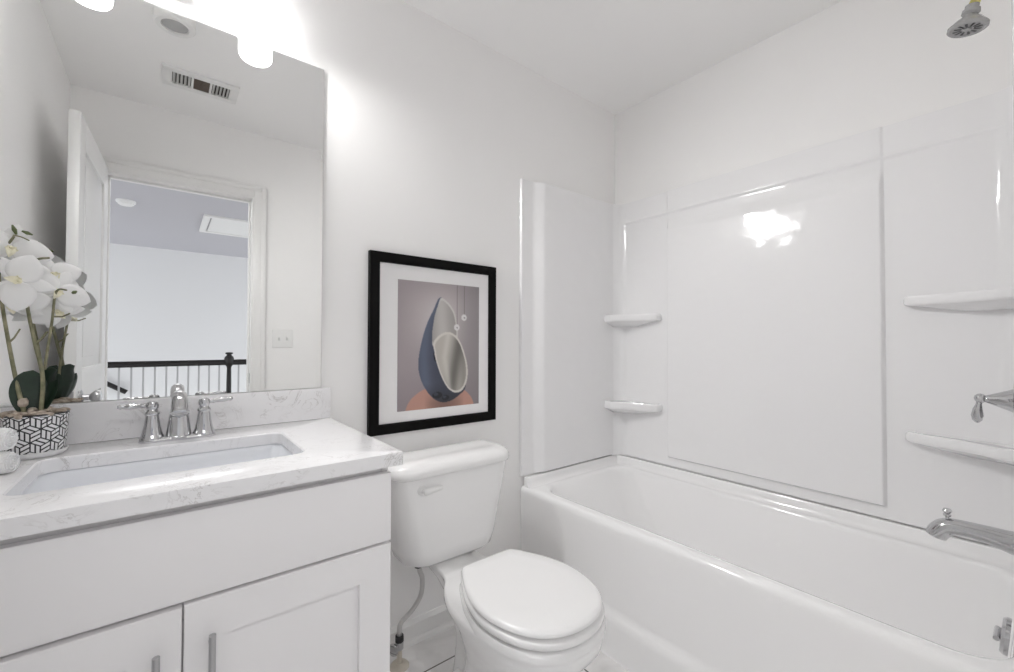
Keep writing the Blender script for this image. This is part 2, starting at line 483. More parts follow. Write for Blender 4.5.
for xs, xe in ((ix0, d1), (d2, ix1)):
    for i in range(5):
        x = xs + (i + 0.5) * (xe - xs) / 5
        q = G(); q.loft([[(x - 0.005, y, ZC - 0.010), (x - 0.002, y, ZC - 0.010), (x + 0.005, y, ZC - 0.002), (x + 0.002, y, ZC - 0.002)] for y in (iy0, iy1)])
        q.build('louver', LOUV, vt)
for i in range(9):
    y = iy0 + (i + 0.5) * (iy1 - iy0) / 9
    q = G(); q.loft([[(x, y - 0.003, ZC - 0.009), (x, y - 0.001, ZC - 0.009), (x, y + 0.003, ZC - 0.003), (x, y + 0.001, ZC - 0.003)] for x in (d1 + 0.010, d2 - 0.010)])
    q.build('louver', mat('louver_brown', (0.13, 0.10, 0.08), 0.5) if i == 0 else bpy.data.materials['louver_brown'], vt)

cl = thing('ceiling_light', 'round white ceiling fixture with a grey lens, unlit, reflected at the mirror top', 'ceiling light', (0.015, -0.655, ZC))
M = Matrix.Translation((0.015, -0.662, 0))
G().lathe([(0.068, ZC), (0.068, ZC - 0.036), (0.062, ZC - 0.042), (0.046, ZC - 0.041), (0.044, ZC - 0.034), (0.044, ZC - 0.02)], M, n=40, cap1=False).build('housing', WPLAST, cl)
G().lathe([(0.0435, ZC - 0.030), (0.0435, ZC - 0.034), (0.030, ZC - 0.039), (0, ZC - 0.040)], M, n=40).build('lens', GREYP, cl)

# ---------------------------------------------------------------- mirror
mr = thing('wall_mirror', 'large frameless mirror above the quartz backsplash', 'mirror', (0.0, -0.003, 0.99))
g = G()
mx0, mx1, mz0, mz1 = XL + 0.003, 0.406, 0.988, 2.057
g.box(mx0, -0.0058, mz0, mx1, -0.0002, mz1)
g.build('backing', MEDGE, mr)
g = G(); bw = 0.011
o_ = [(mx0, -0.0061, mz0), (mx1 - 0.001, -0.0061, mz0), (mx1 - 0.001, -0.0061, mz1 - 0.001), (mx0, -0.0061, mz1 - 0.001)]
i_ = [(mx0, -0.0062, mz0), (mx1 - 0.008, -0.0068, mz0), (mx1 - 0.008, -0.0068, mz1 - 0.006), (mx0, -0.0068, mz1 - 0.006)]
i_[0] = (mx0, -0.0068, mz0)
g.add([(mx0, -0.0068, mz0), (mx1 - 0.007, -0.0068, mz0), (mx1 - 0.007, -0.0068, mz1 - 0.004), (mx0, -0.0068, mz1 - 0.004)], [(0, 1, 2, 3)])
g.add([(mx1 - 0.007, -0.0068, mz0), (mx1, -0.0060, mz0), (mx1, -0.0060, mz1), (mx1 - 0.007, -0.0068, mz1 - 0.004)], [(0, 1, 2, 3)])
g.add([(mx0, -0.0068, mz1 - 0.004), (mx1 - 0.007, -0.0068, mz1 - 0.004), (mx1, -0.0060, mz1), (mx0, -0.0060, mz1)], [(0, 1, 2, 3)])
g.build('glass', MIRROR, mr, ang=0.5, flat=True)

# ---------------------------------------------------------------- vanity light: bar, canopy, two opal shades
vl = thing('vanity_light', 'vanity light over the mirror with two glowing white cylinder shades', 'wall light', (0.024, 0, 2.2))
G().lathe([(0.060, 0), (0.060, 0.006), (0.054, 0.012), (0.012, 0.014)], basis((0.024, 0, 2.156), (0, -1, 0)), n=36).build('canopy', mat('satin_canopy', (0.8, 0.8, 0.8), 0.35, 0.6), vl)
G().tube([(0.024, -0.012, 2.165), (0.024, -0.045, 2.190), (0.024, -0.06, 2.243)], 0.009).build('arm', CHROME, vl)
G().tube([(-0.20, -0.06, 2.243), (0.248, -0.06, 2.243)], 0.010).build('bar', CHROME, vl)
for sx in (-0.170, 0.217):
    M = Matrix.Translation((sx, -0.088, 0))
    g = G(); g.lathe([(0.013, 2.253), (0.030, 2.250), (0.030, 2.223), (0.0, 2.218)], M, n=28)
    g.tube([(sx, -0.06, 2.243), (sx, -0.088, 2.250)], 0.008)
    sk = g.build('socket', CHROME, vl)
    G().lathe([(0.030, 2.226), (0.046, 2.220), (0.048, 2.210), (0.048, 2.072), (0.0465, 2.061), (0.042, 2.054), (0.033, 2.0505), (0, 2.0495)], M, n=40).build('shade', SHADE, vl)

# bulbs inside the opal shades, throwing their light out into the room
for sx in (-0.170, 0.217):
    L = bpy.data.lights.new('vanity_bulb', 'SPOT'); L.energy = BULB_W; L.spot_size = math.radians(122); L.spot_blend = 1.0
    L.shadow_soft_size = 0.03; L.color = (1.0, 0.992, 0.985)
    o = bpy.data.objects.new('vanity_bulb', L); COL.objects.link(o)
    o.location = (sx, -0.088, 2.15); o.rotation_euler = Vector((0.67, -0.54, -0.72)).to_track_quat('-Z', 'Y').to_euler()

# ---------------------------------------------------------------- vanity cabinet
CX0, CX1, CY = XL + 0.002, 0.4145, -0.538
FY = -0.557
cb = thing('vanity_cabinet', 'white shaker vanity cabinet under the quartz counter', 'cabinet', (0.008, -0.28, 0))
g = G()
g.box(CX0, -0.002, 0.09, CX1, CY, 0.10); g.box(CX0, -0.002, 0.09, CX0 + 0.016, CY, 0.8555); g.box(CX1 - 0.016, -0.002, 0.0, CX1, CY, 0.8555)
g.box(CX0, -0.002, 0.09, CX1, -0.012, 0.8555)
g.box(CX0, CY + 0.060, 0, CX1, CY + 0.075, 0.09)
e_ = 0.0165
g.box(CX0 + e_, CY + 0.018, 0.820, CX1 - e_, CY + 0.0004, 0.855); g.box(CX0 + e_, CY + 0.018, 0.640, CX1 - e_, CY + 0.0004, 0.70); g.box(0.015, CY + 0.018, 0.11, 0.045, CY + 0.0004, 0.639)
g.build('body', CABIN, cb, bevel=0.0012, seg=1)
B(CX0, CY - 0.0004, 0.680, CX1, FY, 0.8365).build('drawer_front', CAB, cb, bevel=0.002, seg=2)
def shaker(x0, x1, z0, z1, hx, hz):
    q = G(); w = 0.072; yb = CY - 0.0004
    def dr4(e, y): return [(x0 + e, y, z0 + e), (x1 - e, y, z0 + e), (x1 - e, y, z1 - e), (x0 + e, y, z1 - e)]
    q.loft([dr4(0, yb), dr4(0, FY + 0.0015), dr4(0.0015, FY), dr4(w, FY), dr4(w + 0.0006, FY + 0.011)])
    d = q.build('door', CAB, cb, flat=True)
    h = G(); r = 0.0055
    h.tube([(hx, FY - 0.030, hz - 0.16), (hx, FY - 0.030, hz)], r, n=16)
    for zz in (hz - 0.025, hz - 0.135):
        h.tube([(hx, FY + 0.001, zz), (hx, FY - 0.030, zz)], 0.0042, n=10)
    h.build('handle', NICKEL, d)
    return d
shaker(0.0315, CX1, 0.105, 0.6735, 0.071, 0.622)
shaker(CX0, 0.0285, 0.105, 0.6705, -0.006, 0.617)

# counter with sink cut-out, backsplash
KX0, KX1, KY, KZ0, KZ1 = XL + 0.001, 0.434, -0.580, 0.8560, 0.886
SX0, SX1, SY0, SY1 = -0.205, 0.255, -0.452, -0.165
ct = thing('countertop', 'white quartz countertop with grey flecks and raised backsplash', 'counter', (0.017, -0.29, KZ0))
g = G()
def ko(d, z): return rrect(KX0 + d, KY + d, KX1 - d, -0.0005 - d, 0.004, z, n=6)
g.loft([ko(0, KZ0), ko(0, KZ1 - 0.003), ko(0.001, KZ1 - 0.0008), ko(0.003, KZ1),
        rrect(SX0 - 0.003, SY0 - 0.003, SX1 + 0.003, SY1 + 0.003, 0.031, KZ1), rrect(SX0, SY0, SX1, SY1, 0.028, KZ1 - 0.003), rrect(SX0, SY0, SX1, SY1, 0.028, KZ0)], wrap=True)
g.build('slab', QUARTZ, ct, ang=30)
B(KX0, -0.0005, KZ1 + 0.0003, 0.434, -0.019, 0.9865).build('backsplash', QUARTZ, ct, bevel=0.0015, seg=2)

sk = thing('undermount_sink', 'rectangular white undermount sink set in the quartz counter', 'sink', (0.025, -0.31, 0.72))
g = G()
def si(e, z, r): return rrect(SX0 + e, SY0 + e, SX1 - e, SY1 - e, r, z)
g.loft([si(-0.03, KZ0 - 0.011, 0.05), si(-0.03, KZ0 - 0.001, 0.05), si(-0.004, KZ0 - 0.001, 0.03), si(-0.002, KZ0 - 0.004, 0.03), si(0.004, KZ0 - 0.03, 0.034), si(0.010, 0.755, 0.045), si(0.022, 0.733, 0.055), si(0.055, 0.722, 0.06), si(0.12, 0.7185, 0.02),
        si(0.12, 0.708, 0.02), si(0.05, 0.711, 0.06), si(0.010, 0.728, 0.055), si(-0.004, 0.755, 0.045), si(-0.010, KZ0 - 0.011, 0.034)], wrap=False, cap0=False, cap1=True)
g.f.pop(); g.m.pop()
# inner floor disc and outer closing
g.loft([si(0.12, 0.7185, 0.02), si(0.135, 0.7180, 0.008)], cap0=False, cap1=True)
g.build('basin', SINKM, sk, ang=60)
G().lathe([(0.022, 0.719), (0.022, 0.7205), (0.017, 0.7225), (0, 0.7228)], Matrix.Translation((0.025, -0.308, 0)), n=28).build('drain', CHROME, sk)

# ---------------------------------------------------------------- vanity faucet
FX, FYY, FZ = 0.030, -0.095, KZ1
fc = thing('vanity_faucet', 'chrome two handle faucet with curved spout behind the sink', 'faucet', (FX, FYY, FZ))
g = G()
def bp(e, z): return rrect(FX - 0.080 + e, FYY - 0.026 + e, FX + 0.080 - e, FYY + 0.026 - e, 0.0255 - e, z, n=8)
g.loft([bp(0, FZ), bp(0, FZ + 0.005), bp(0.004, FZ + 0.009), bp(0.012, FZ + 0.011)])
g.build('base_plate', CHROME, fc)
bell = [(0.026, 0.006), (0.0255, 0.010), (0.0235, 0.014), (0.0205, 0.022), (0.017, 0.040), (0.0145, 0.058), (0.0135, 0.066), (0.0155, 0.069), (0.0155, 0.073), (0.0125, 0.076), (0.011, 0.081), (0.013, 0.085), (0.0135, 0.092), (0.011, 0.099), (0.006, 0.102), (0, 0.1025)]
for s_, tip in ((-1, (-0.067, 0.002, 0.001)), (1, (0.066, 0.004, 0.005))):
    hx = FX + s_ * 0.0535
    h = G().lathe(bell, Matrix.Translation((hx, FYY, FZ)), n=28).build('handle', CHROME, fc)
    a = Vector((hx, FYY, FZ + 0.091)); b = a + Vector(tip)
    L = [(0, 0.008), (0.2, 0.006), (0.28, 0.0052), (0.32, 0.0065), (0.37, 0.0052), (0.6, 0.0072), (0.75, 0.0062), (0.86, 0.0048), (0.90, 0.0062), (0.95, 0.0055), (0.97, 0.0035), (0.985, 0.0042), (1.0, 0.002)]
    G().tube([a.lerp(b, t) for t, r in L], [r for t, r in L], n=14).build('lever', CHROME, h)
g = G()
path = spline([(FX, FYY, FZ + 0.006), (FX, FYY, FZ + 0.035), (FX, FYY + 0.001, FZ + 0.075), (FX, FYY - 0.003, FZ + 0.098), (FX, FYY - 0.024, FZ + 0.112), (FX, FYY - 0.055, FZ + 0.103), (FX, FYY - 0.074, FZ + 0.078)], 30, closed=False)
rr = [0.028, 0.0245, 0.0195, 0.0175, 0.0165, 0.0168, 0.0170]
ri = [p.x for p in spline([(r, 0, 0) for r in rr], 30, closed=False)]
g.tube(path, ri, n=26)
g.lathe([(0.029, 0.004), (0.029, 0.009), (0.026, 0.012), (0.020, 0.013)], Matrix.Translation((FX, FYY, FZ)), n=28)
spt = g.build('spout', CHROME, fc)
e = path[-1]; dr_ = (path[-1] - path[-2]).normalized()
G().lathe([(0.0165, -0.004), (0.0195, -0.001), (0.0195, 0.004), (0.015, 0.006), (0.0, 0.0055)], basis(e, dr_), n=24).build('aerator', CHROME, spt)
G().tube([(FX, FYY + 0.022, FZ + 0.008), (FX, FYY + 0.022, FZ + 0.055)], 0.003, n=8).build('lift_rod', CHROME, fc)
fp = fc.children[-1]

# ---------------------------------------------------------------- light switch plate (seen in the mirror)
lsx, lsz = 0.589, 1.161
ls = thing('switch_plate', 'white two switch plate on the wall beside the doorway', 'light switch', (lsx, YF, lsz))
B(lsx - 0.060, YF, lsz - 0.059, lsx + 0.060, YF + 0.006, lsz + 0.059).build('plate', WPLAST, ls, bevel=0.003)
for d in (-0.023, 0.023):
    q = G().prism([(lsx + d - 0.005, YF + 0.006, lsz - 0.012), (lsx + d - 0.005, YF + 0.009, lsz - 0.010), (lsx + d - 0.005, YF + 0.018, lsz + 0.008), (lsx + d - 0.005, YF + 0.006, lsz + 0.012)], (0.010, 0, 0))
    q.build('toggle', WPLAST, ls)

# ---------------------------------------------------------------- framed picture
pf = thing('framed_picture', 'black framed abstract print with wide white mat above the toilet', 'picture', (0.845, 0, 0.804))
PX0, PX1, PZ0, PZ1 = 0.5645, 1.1265, 0.8045, 1.4675
g = G(); fw = 0.037; fd = -0.022
def pr(e, y): return [(PX0 + e, y, PZ0 + e), (PX1 - e, y, PZ0 + e), (PX1 - e, y, PZ1 - e), (PX0 + e, y, PZ1 - e)]
g.loft([pr(0, -0.001), pr(0, fd + 0.002), pr(0.002, fd), pr(fw - 0.003, fd), pr(fw, fd + 0.003), pr(fw, -0.001)], wrap=True)
g.build('frame', BLACKW, pf, flat=True)
QX0, QX1, QZ0, QZ1 = 0.673, 1.041, 0.881, 1.3745
B(PX0 + fw + 0.0003, -0.002, PZ0 + fw + 0.0003, PX1 - fw - 0.0003, -0.012, PZ1 - fw - 0.0003).build('mat_board', MATB, pf)

# the print itself: an abstract folded shell on a terracotta dome, its ink colours stored per point of the sheet
NX, NZ = 170, 226
S, Tt = np.meshgrid((np.arange(NX)) / (NX - 1), (np.arange(NZ)) / (NZ - 1))          # s right, t down
def inside(poly, s, t):
    P = np.array(poly); r = np.zeros(s.shape, bool)
    for i in range(len(P)):
        x0, y0 = P[i - 1]; x1, y1 = P[i]
        c = (y0 > t) != (y1 > t)
        with np.errstate(divide='ignore', invalid='ignore'):
            xx = (x1 - x0) * (t - y0) / (y1 - y0 + 1e-12) + x0
        r ^= c & (s < xx)
    return r
def sp2(pts, n=120): return [(p.x, p.y) for p in spline([(a, b, 0) for a, b in pts], n)]
def lin(c): 
    c = np.array(c, float) / 255.0
    return np.where(c <= 0.04045, c / 12.92, ((c + 0.055) / 1.055) ** 2.4)
def ink(a, b, k): return np.array(a)[None, None, :] * (1 - k[..., None]) + np.array(b)[None, None, :] * k[..., None]
asp = 0.4905 / 0.366
glow = np.exp(-(((S - 0.50) / 0.32) ** 2 + ((Tt - 0.30) / 0.28) ** 2))
img = ink((158, 148, 151), (204, 198, 197), np.clip(glow * 0.9 + 0.12 * (1 - S), 0, 1))
kr = np.clip((S - 0.70) / 0.3, 0, 1) * 0.7
img = img * (1 - kr[..., None]) + np.array((140, 137, 138.0)) * kr[..., None]
floor_k = np.clip((Tt - 0.70) / 0.3, 0, 1) * 0.5
img = img * (1 - floor_k[..., None]) + np.array((128, 118, 124.0)) * floor_k[..., None]
# dome
dome = ((S - 0.51) / 0.42) ** 2 + ((Tt - 1.02) / 0.20) ** 2 < 1
dk = np.clip(1.0 - (np.abs(S - 0.55) / 0.25) ** 2, 0, 1) * np.clip((Tt - 0.86) / 0.1, 0, 1) * 0.6
dc = ink((190, 146, 132), (96, 76, 70), dk)
img = np.where(dome[..., None], dc, img)
# outer dark shell
outer = sp2([(0.49, 0.115), (0.405, 0.22), (0.315, 0.36), (0.255, 0.52), (0.232, 0.66), (0.27, 0.78), (0.37, 0.895), (0.49, 0.955), (0.62, 0.955), (0.74, 0.91), (0.82, 0.84), (0.80, 0.6), (0.66, 0.45), (0.60, 0.2)])
oc = ink((72, 76, 90), (96, 104, 124), np.exp(-((S - 0.29 - (Tt - 0.6) ** 2 * 0.6) / 0.09) ** 2))
ok = np.clip((Tt - 0.80) / 0.15, 0, 1) * 0.65
oc = oc * (1 - ok[..., None]) + np.array((42, 42, 48.0)) * ok[..., None]
img = np.where(inside(outer, S, Tt)[..., None], oc, img)
for (cx, cy, rx, ry) in ((0.46, 0.900, 0.06, 0.026), (0.56, 0.925, 0.045, 0.022), (0.435, 0.58, 0.022, 0.05)):
    q = ((S - cx) / rx) ** 2 + ((Tt - cy) / ry) ** 2
    img = np.where((q < 1)[..., None], np.array((34, 36, 42.0)), img)
    q2 = ((S - cx + rx * .3) / (rx * .5)) ** 2 + ((Tt - cy + ry * .3) / (ry * .5)) ** 2
    img = np.where((q2 < 1)[..., None], np.array((62, 66, 78.0)), img)
# upper pale shell
upper = sp2([(0.50, 0.118), (0.585, 0.15), (0.665, 0.22), (0.70, 0.31), (0.715, 0.39), (0.70, 0.47), (0.60, 0.50), (0.45, 0.52), (0.40, 0.50), (0.392, 0.44), (0.40, 0.36), (0.425, 0.26), (0.462, 0.18)])
uk = np.clip((S - 0.40) / 0.32, 0, 1)
uc = ink((160, 155, 152), (192, 189, 185), np.exp(-((S - 0.50 - (Tt - 0.2) * 0.1) / 0.10) ** 2))
ui = inside(upper, S, Tt)
img = np.where(ui[..., None], uc, img)
usm = sp2([(0.505, 0.138), (0.575, 0.165), (0.648, 0.23), (0.683, 0.32), (0.69, 0.42), (0.58, 0.50), (0.43, 0.52), (0.392, 0.44), (0.40, 0.36), (0.425, 0.26), (0.462, 0.19)])
img = np.where((ui & ~inside(usm, S, Tt))[..., None], np.array((206, 204, 200.0)), img)
# lower bowl with a pale rim
bowl = sp2([(0.41, 0.475), (0.50, 0.41), (0.61, 0.393), (0.72, 0.445), (0.80, 0.56), (0.845, 0.69), (0.835, 0.80), (0.775, 0.875), (0.68, 0.89), (0.585, 0.845), (0.50, 0.74), (0.44, 0.62), (0.42, 0.55)])
bi = inside(bowl, S, Tt)
img = np.where(bi[..., None], np.array((214, 210, 203.0)), img)
c0 = np.array((0.632, 0.655))
binn = [(c0[0] + (x - c0[0]) * 0.90, c0[1] + (y - c0[1]) * 0.925) for x, y in bowl]
ang = S * 0.8 + (Tt - 0.65) * -0.35
bk = np.clip(np.exp(-((S - 0.70 + (Tt - 0.6) * 0.25) / 0.075) ** 2) * 0.75 + np.exp(-((S - 0.80) / 0.05) ** 2) * 0.35, 0, 1)
bc = ink((190, 185, 177), (92, 90, 86), bk)
bl = np.exp(-((S - 0.545 - np.abs(Tt - 0.60) * 0.25) / 0.035) ** 2) * 0.5
bc = bc * (1 - bl[..., None]) + np.array((222, 219, 213.0)) * bl[..., None]
img = np.where(inside(binn, S, Tt)[..., None], bc, img)
# two hanging pearls
for (cx, cy, x0) in ((0.795, 0.268, 0.80), (0.70, 0.352, 0.705)):
    ln = (np.abs(S - x0) < 0.0045) & (Tt < cy)
    img = np.where(ln[..., None], np.array((112, 104, 104.0)), img)
    q = ((S - cx) / 0.036) ** 2 + ((Tt - cy) / (0.036 / asp)) ** 2
    img = np.where((q < 1)[..., None], np.array((222, 220, 220.0)), img)
    q = ((S - cx - 0.006) / 0.010) ** 2 + ((Tt - cy - 0.003) / (0.010 / asp)) ** 2
    img = np.where((q < 1)[..., None], np.array((150, 146, 146.0)), img)
for y_ in range(1): pass
blur = img.copy()
blur[1:-1, 1:-1] = (img[1:-1, 1:-1] * 4 + img[:-2, 1:-1] + img[2:, 1:-1] + img[1:-1, :-2] + img[1:-1, 2:]) / 8
img = lin(blur)
g = G()
vs = [(QX0 + (QX1 - QX0) * S[j, i], -0.0123, QZ1 - (QZ1 - QZ0) * Tt[j, i]) for j in range(NZ) for i in range(NX)]
fs = [(j * NX + i, (j + 1) * NX + i, (j + 1) * NX + i + 1, j * NX + i + 1) for j in range(NZ - 1) for i in range(NX - 1)]
g.add(vs, fs)
PRINTM = mat('art_print', (0.5, 0.5, 0.5), 0.6)
art = g.build('art_print', PRINTM, pf, flat=True)
att = art.data.color_attributes.new('ink', 'FLOAT_COLOR', 'POINT')
buf = np.ones((NX * NZ, 4), dtype=np.float32); buf[:, :3] = img.reshape(-1, 3)
att.data.foreach_set('color', buf.ravel())
n, l, b = nt(PRINTM)
ca = n.new('ShaderNodeVertexColor'); ca.layer_name = 'ink'
l.new(ca.outputs['Color'], b.inputs['Base Color'])

# ---------------------------------------------------------------- toilet
TC = 0.819
to = thing('toilet', 'white two piece toilet with closed lid between vanity and bathtub', 'toilet', (TC, -0.42, 0))
def egg(yb, yf, hw, z, n=64, kind='bowl'):
    if kind == 'bowl':      # includes the tank deck at the back
        U = [(0.0, 0.0), (0.28, 0.0), (0.44, 0.004), (0.465, 0.06), (0.475, 0.20), (0.57, 0.29), (0.82, 0.39), (0.99, 0.50), (1.0, 0.60), (0.965, 0.72), (0.85, 0.84), (0.62, 0.93), (0.32, 0.985)]
    else:
        U = [(0.0, 0.0), (0.28, 0.0), (0.50, 0.002), (0.575, 0.022), (0.70, 0.11), (0.88, 0.27), (0.98, 0.42), (1.0, 0.54), (0.95, 0.68), (0.83, 0.81), (0.62, 0.915), (0.33, 0.98)]
    pts = [(u, v) for u, v in U] + [(0.0, 1.0)] + [(-u, v) for u, v in reversed(U[1:])]
    drop = 0.014 * ssm(0.28, 0.37, z) if kind == 'bowl' else 0.0          # the deck under the tank sits lower than the rim
    return [(TC + p.x * hw, yb + (yf - yb) * p.y, z - drop * (1 - ssm(0.22, 0.42, p.y))) for p in spline([(a, c, 0) for a, c in pts], n)]
g = G()
g.loft([egg(-0.25, -0.57, 0.110, 0.0), egg(-0.25, -0.572, 0.110, 0.025), egg(-0.255, -0.56, 0.102, 0.06), egg(-0.265, -0.565, 0.104, 0.12), egg(-0.275, -0.60, 0.120, 0.18),
        egg(-0.27, -0.68, 0.142, 0.24), egg(-0.245, -0.765, 0.168, 0.30), egg(-0.19, -0.800, 0.179, 0.345), egg(-0.078, -0.808, 0.183, 0.370), egg(-0.080, -0.806, 0.182, 0.381), egg(-0.088, -0.797, 0.174, 0.386)])
g.build('bowl', PORC, to, ang=70)
# skirted trapway foot with bolt caps
g = G()
g.loft([rrect(TC - 0.118, -0.47, TC + 0.118, -0.25, 0.05, 0.0), rrect(TC - 0.118, -0.47, TC + 0.118, -0.25, 0.05, 0.012), rrect(TC - 0.106, -0.46, TC + 0.106, -0.26, 0.05, 0.032), rrect(TC - 0.085, -0.44, TC + 0.085, -0.28, 0.05, 0.06)])
g.build('foot', PORC, to, ang=70)
for s_ in (-1, 1):
    G().lathe([(0.016, 0.018), (0.016, 0.028), (0.011, 0.038), (0, 0.041)], Matrix.Translation((TC + s_ * 0.104, -0.345, 0)), n=20).build('bolt_cap', PORC, to)
# the rim rises forward of the deck to carry the seat
g = G()
g.loft([egg(-0.372, -0.805, 0.181, 0.378, kind='lid'), egg(-0.372, -0.805, 0.181, 0.392, kind='lid'), egg(-0.376, -0.800, 0.177, 0.400, kind='lid')])
g.build('rim', PORC, to, ang=60)
g = G()
g.loft([egg(-0.382, -0.796, 0.171, 0.404, kind='lid'), egg(-0.378, -0.802, 0.177, 0.409, kind='lid'), egg(-0.378, -0.802, 0.177, 0.420, kind='lid'), egg(-0.382, -0.797, 0.173, 0.4245, kind='lid')])
g.build('seat_ring', SEATM, to, ang=60)
g = G()
g.loft([egg(-0.382, -0.790, 0.168, 0.4320, kind='lid'), egg(-0.378, -0.796, 0.174, 0.435, kind='lid'), egg(-0.378, -0.796, 0.174, 0.441, kind='lid'), egg(-0.381, -0.792, 0.171, 0.446, kind='lid'), egg(-0.390, -0.78, 0.162, 0.4495, kind='lid'), egg(-0.43, -0.72, 0.12, 0.4515, kind='lid'), egg(-0.51, -0.65, 0.05, 0.452, kind='lid')])
g.build('seat_lid', SEATM, to, ang=60)
for s_ in (-1, 1):
    G().loft([rrect(TC + s_ * 0.072 - 0.02, -0.392, TC + s_ * 0.072 + 0.02, -0.362, 0.008, z) for z in (0.384, 0.428)] + [rrect(TC + s_ * 0.072 - 0.016, -0.388, TC + s_ * 0.072 + 0.016, -0.366, 0.007, 0.433)]).build('hinge', SEATM, to)
def tk(h0, yb, yf, rf, z): return rrect(TC - h0, yf, TC + h0, yb, (rf, rf, 0.02, 0.02), z, n=10)
g = G()
g.loft([tk(0.128, -0.080, -0.178, 0.045, 0.3720), tk(0.160, -0.062, -0.198, 0.065, 0.3755), tk(0.182, -0.053, -0.207, 0.075, 0.387), tk(0.194, -0.048, -0.211, 0.075, 0.425), tk(0.216, -0.040, -0.213, 0.060, 0.56), tk(0.235, -0.036, -0.217, 0.050, 0.685)])
g.build('tank', PORC, to, ang=60)
g = G()
g.loft([tk(0.238, -0.032, -0.222, 0.060, 0.6855), tk(0.246, -0.028, -0.234, 0.075, 0.690), tk(0.249, -0.027, -0.238, 0.080, 0.699), tk(0.248, -0.027, -0.237, 0.080, 0.711), tk(0.243, -0.030, -0.231, 0.078, 0.723), tk(0.233, -0.036, -0.219, 0.070, 0.732), tk(0.215, -0.05, -0.200, 0.055, 0.738), tk(0.19, -0.07, -0.175, 0.04, 0.7405), tk(0.15, -0.10, -0.15, 0.015, 0.7415)])
g.build('tank_lid', PORC, to, ang=60)
lv = G()
lv.lathe([(0.017, 0), (0.017, 0.006), (0.012, 0.011), (0.008, 0.012), (0.008, 0.022)], basis((0.672, -0.213, 0.646), (0, -1, 0)), n=24)
lvo = lv.build('lever_hub', WPLAST, to)
a, b2 = Vector((0.668, -0.236, 0.645)), Vector((0.738, -0.240, 0.651))
G().tube([a.lerp(b2, t) for t in (0, 0.08, 0.25, 0.5, 0.75, 0.92, 1)], [0.006, 0.0115, 0.012, 0.010, 0.0085, 0.0075, 0.004], n=16, sx=0.6).build('lever', WPLAST, lvo)

# water supply: stop valve on the floor and braided hose to the tank
ws = thing('supply_valve', 'water stop valve with pale hose and round beige floor flange beside the toilet', 'valve', (0.655, -0.085, 0))
G().lathe([(0.034, 0), (0.034, 0.003), (0.028, 0.010), (0.014, 0.014)], Matrix.Translation((0.655, -0.085, 0)), n=28).build('floor_flange', BEIGE, ws)
G().tube([(0.655, -0.085, 0.010), (0.655, -0.085, 0.075)], 0.0095, n=14).build('riser_pipe', BEIGE, ws)
g = G(); g.lathe([(0.011, 0.06), (0.014, 0.064), (0.014, 0.085), (0.0115, 0.09), (0.0115, 0.103), (0.0095, 0.105), (0.0095, 0.118)], Matrix.Translation((0.655, -0.085, 0)), n=18)
g.build('valve_body', NICKEL, ws)
G().lathe([(0.0135, 0.075), (0.0155, 0.079), (0.0155, 0.094), (0.0135, 0.098)], Matrix.Translation((0.655, -0.085, 0.012)), n=8).build('lock_nut', DARKM, ws)
g = G(); g.tube([(0.655, -0.085, 0.078), (0.628, -0.098, 0.078)], 0.006, n=10)
g.lathe([(0.006, 0), (0.019, 0.002), (0.021, 0.007), (0.019, 0.012), (0.006, 0.014)], basis((0.632, -0.096, 0.078), (-0.9, -0.43, 0)), n=20)
g.build('valve_handle', CHROME, ws)
hp = spline([(0.655, -0.085, 0.115), (0.660, -0.086, 0.150), (0.700, -0.098, 0.190), (0.724, -0.112, 0.240), (0.722, -0.124, 0.300), (0.709, -0.130, 0.335), (0.703, -0.130, 0.368)], 40, closed=False)
G().tube(hp, 0.0085, n=12).build('hose', HOSE, ws)
G().lathe([(0.013, 0.350), (0.014, 0.356), (0.014, 0.374), (0.012, 0.378)], Matrix.Translation((0.703, -0.130, 0)), n=10).build('coupling_nut', DARKM, ws)

# ---------------------------------------------------------------- bathtub
TX0, TX1, TY0, TY1, TZ = 1.281, 1.984, -1.510, -0.002, 0.480
tb = thing('bathtub', 'white alcove bathtub with a smooth stepped front apron', 'bathtub', (1.62, -0.73, 0))
g = G()
def to_(xo, z, r=0.004): return rrect(TX0 + xo, TY0, TX1, TY1, r, z, n=10)
IX0, IX1, IY0, IY1 = 1.346, 1.925, -1.464, -0.078
def ti(x0, y0, x1, y1, r, z): return rrect(x0, y0, x1, y1, r, z, n=10)
g.loft([to_(-0.012, 0.0), to_(-0.012, 0.118), to_(-0.010, 0.134), to_(-0.003, 0.148), to_(0.005, 0.160), to_(0.007, 0.175), to_(0.005, 0.30), to_(0.001, 0.430), to_(0.0, 0.455), to_(0.001, 0.464), to_(0.004, 0.472), to_(0.010, 0.478), to_(0.018, TZ),
        ti(IX0 - 0.020, IY0 - 0.02, IX1 + 0.012, IY1 + 0.02, 0.115, TZ), ti(IX0 - 0.008, IY0 - 0.008, IX1 + 0.005, IY1 + 0.008, 0.11, TZ - 0.003), ti(IX0, IY0, IX1, IY1, 0.105, TZ - 0.011), ti(IX0 + 0.005, IY0 + 0.004, IX1 - 0.003, IY1 - 0.008, 0.10, TZ - 0.025),
        ti(IX0 + 0.022, IY0 + 0.018, IX1 - 0.02, IY1 - 0.10, 0.10, 0.30), ti(IX0 + 0.040, IY0 + 0.035, IX1 - 0.04, IY1 - 0.20, 0.10, 0.16), ti(IX0 + 0.06, IY0 + 0.06, IX1 - 0.06, IY1 - 0.24, 0.09, 0.125), ti(IX0 + 0.11, IY0 + 0.12, IX1 - 0.11, IY1 - 0.30, 0.05, 0.112)])
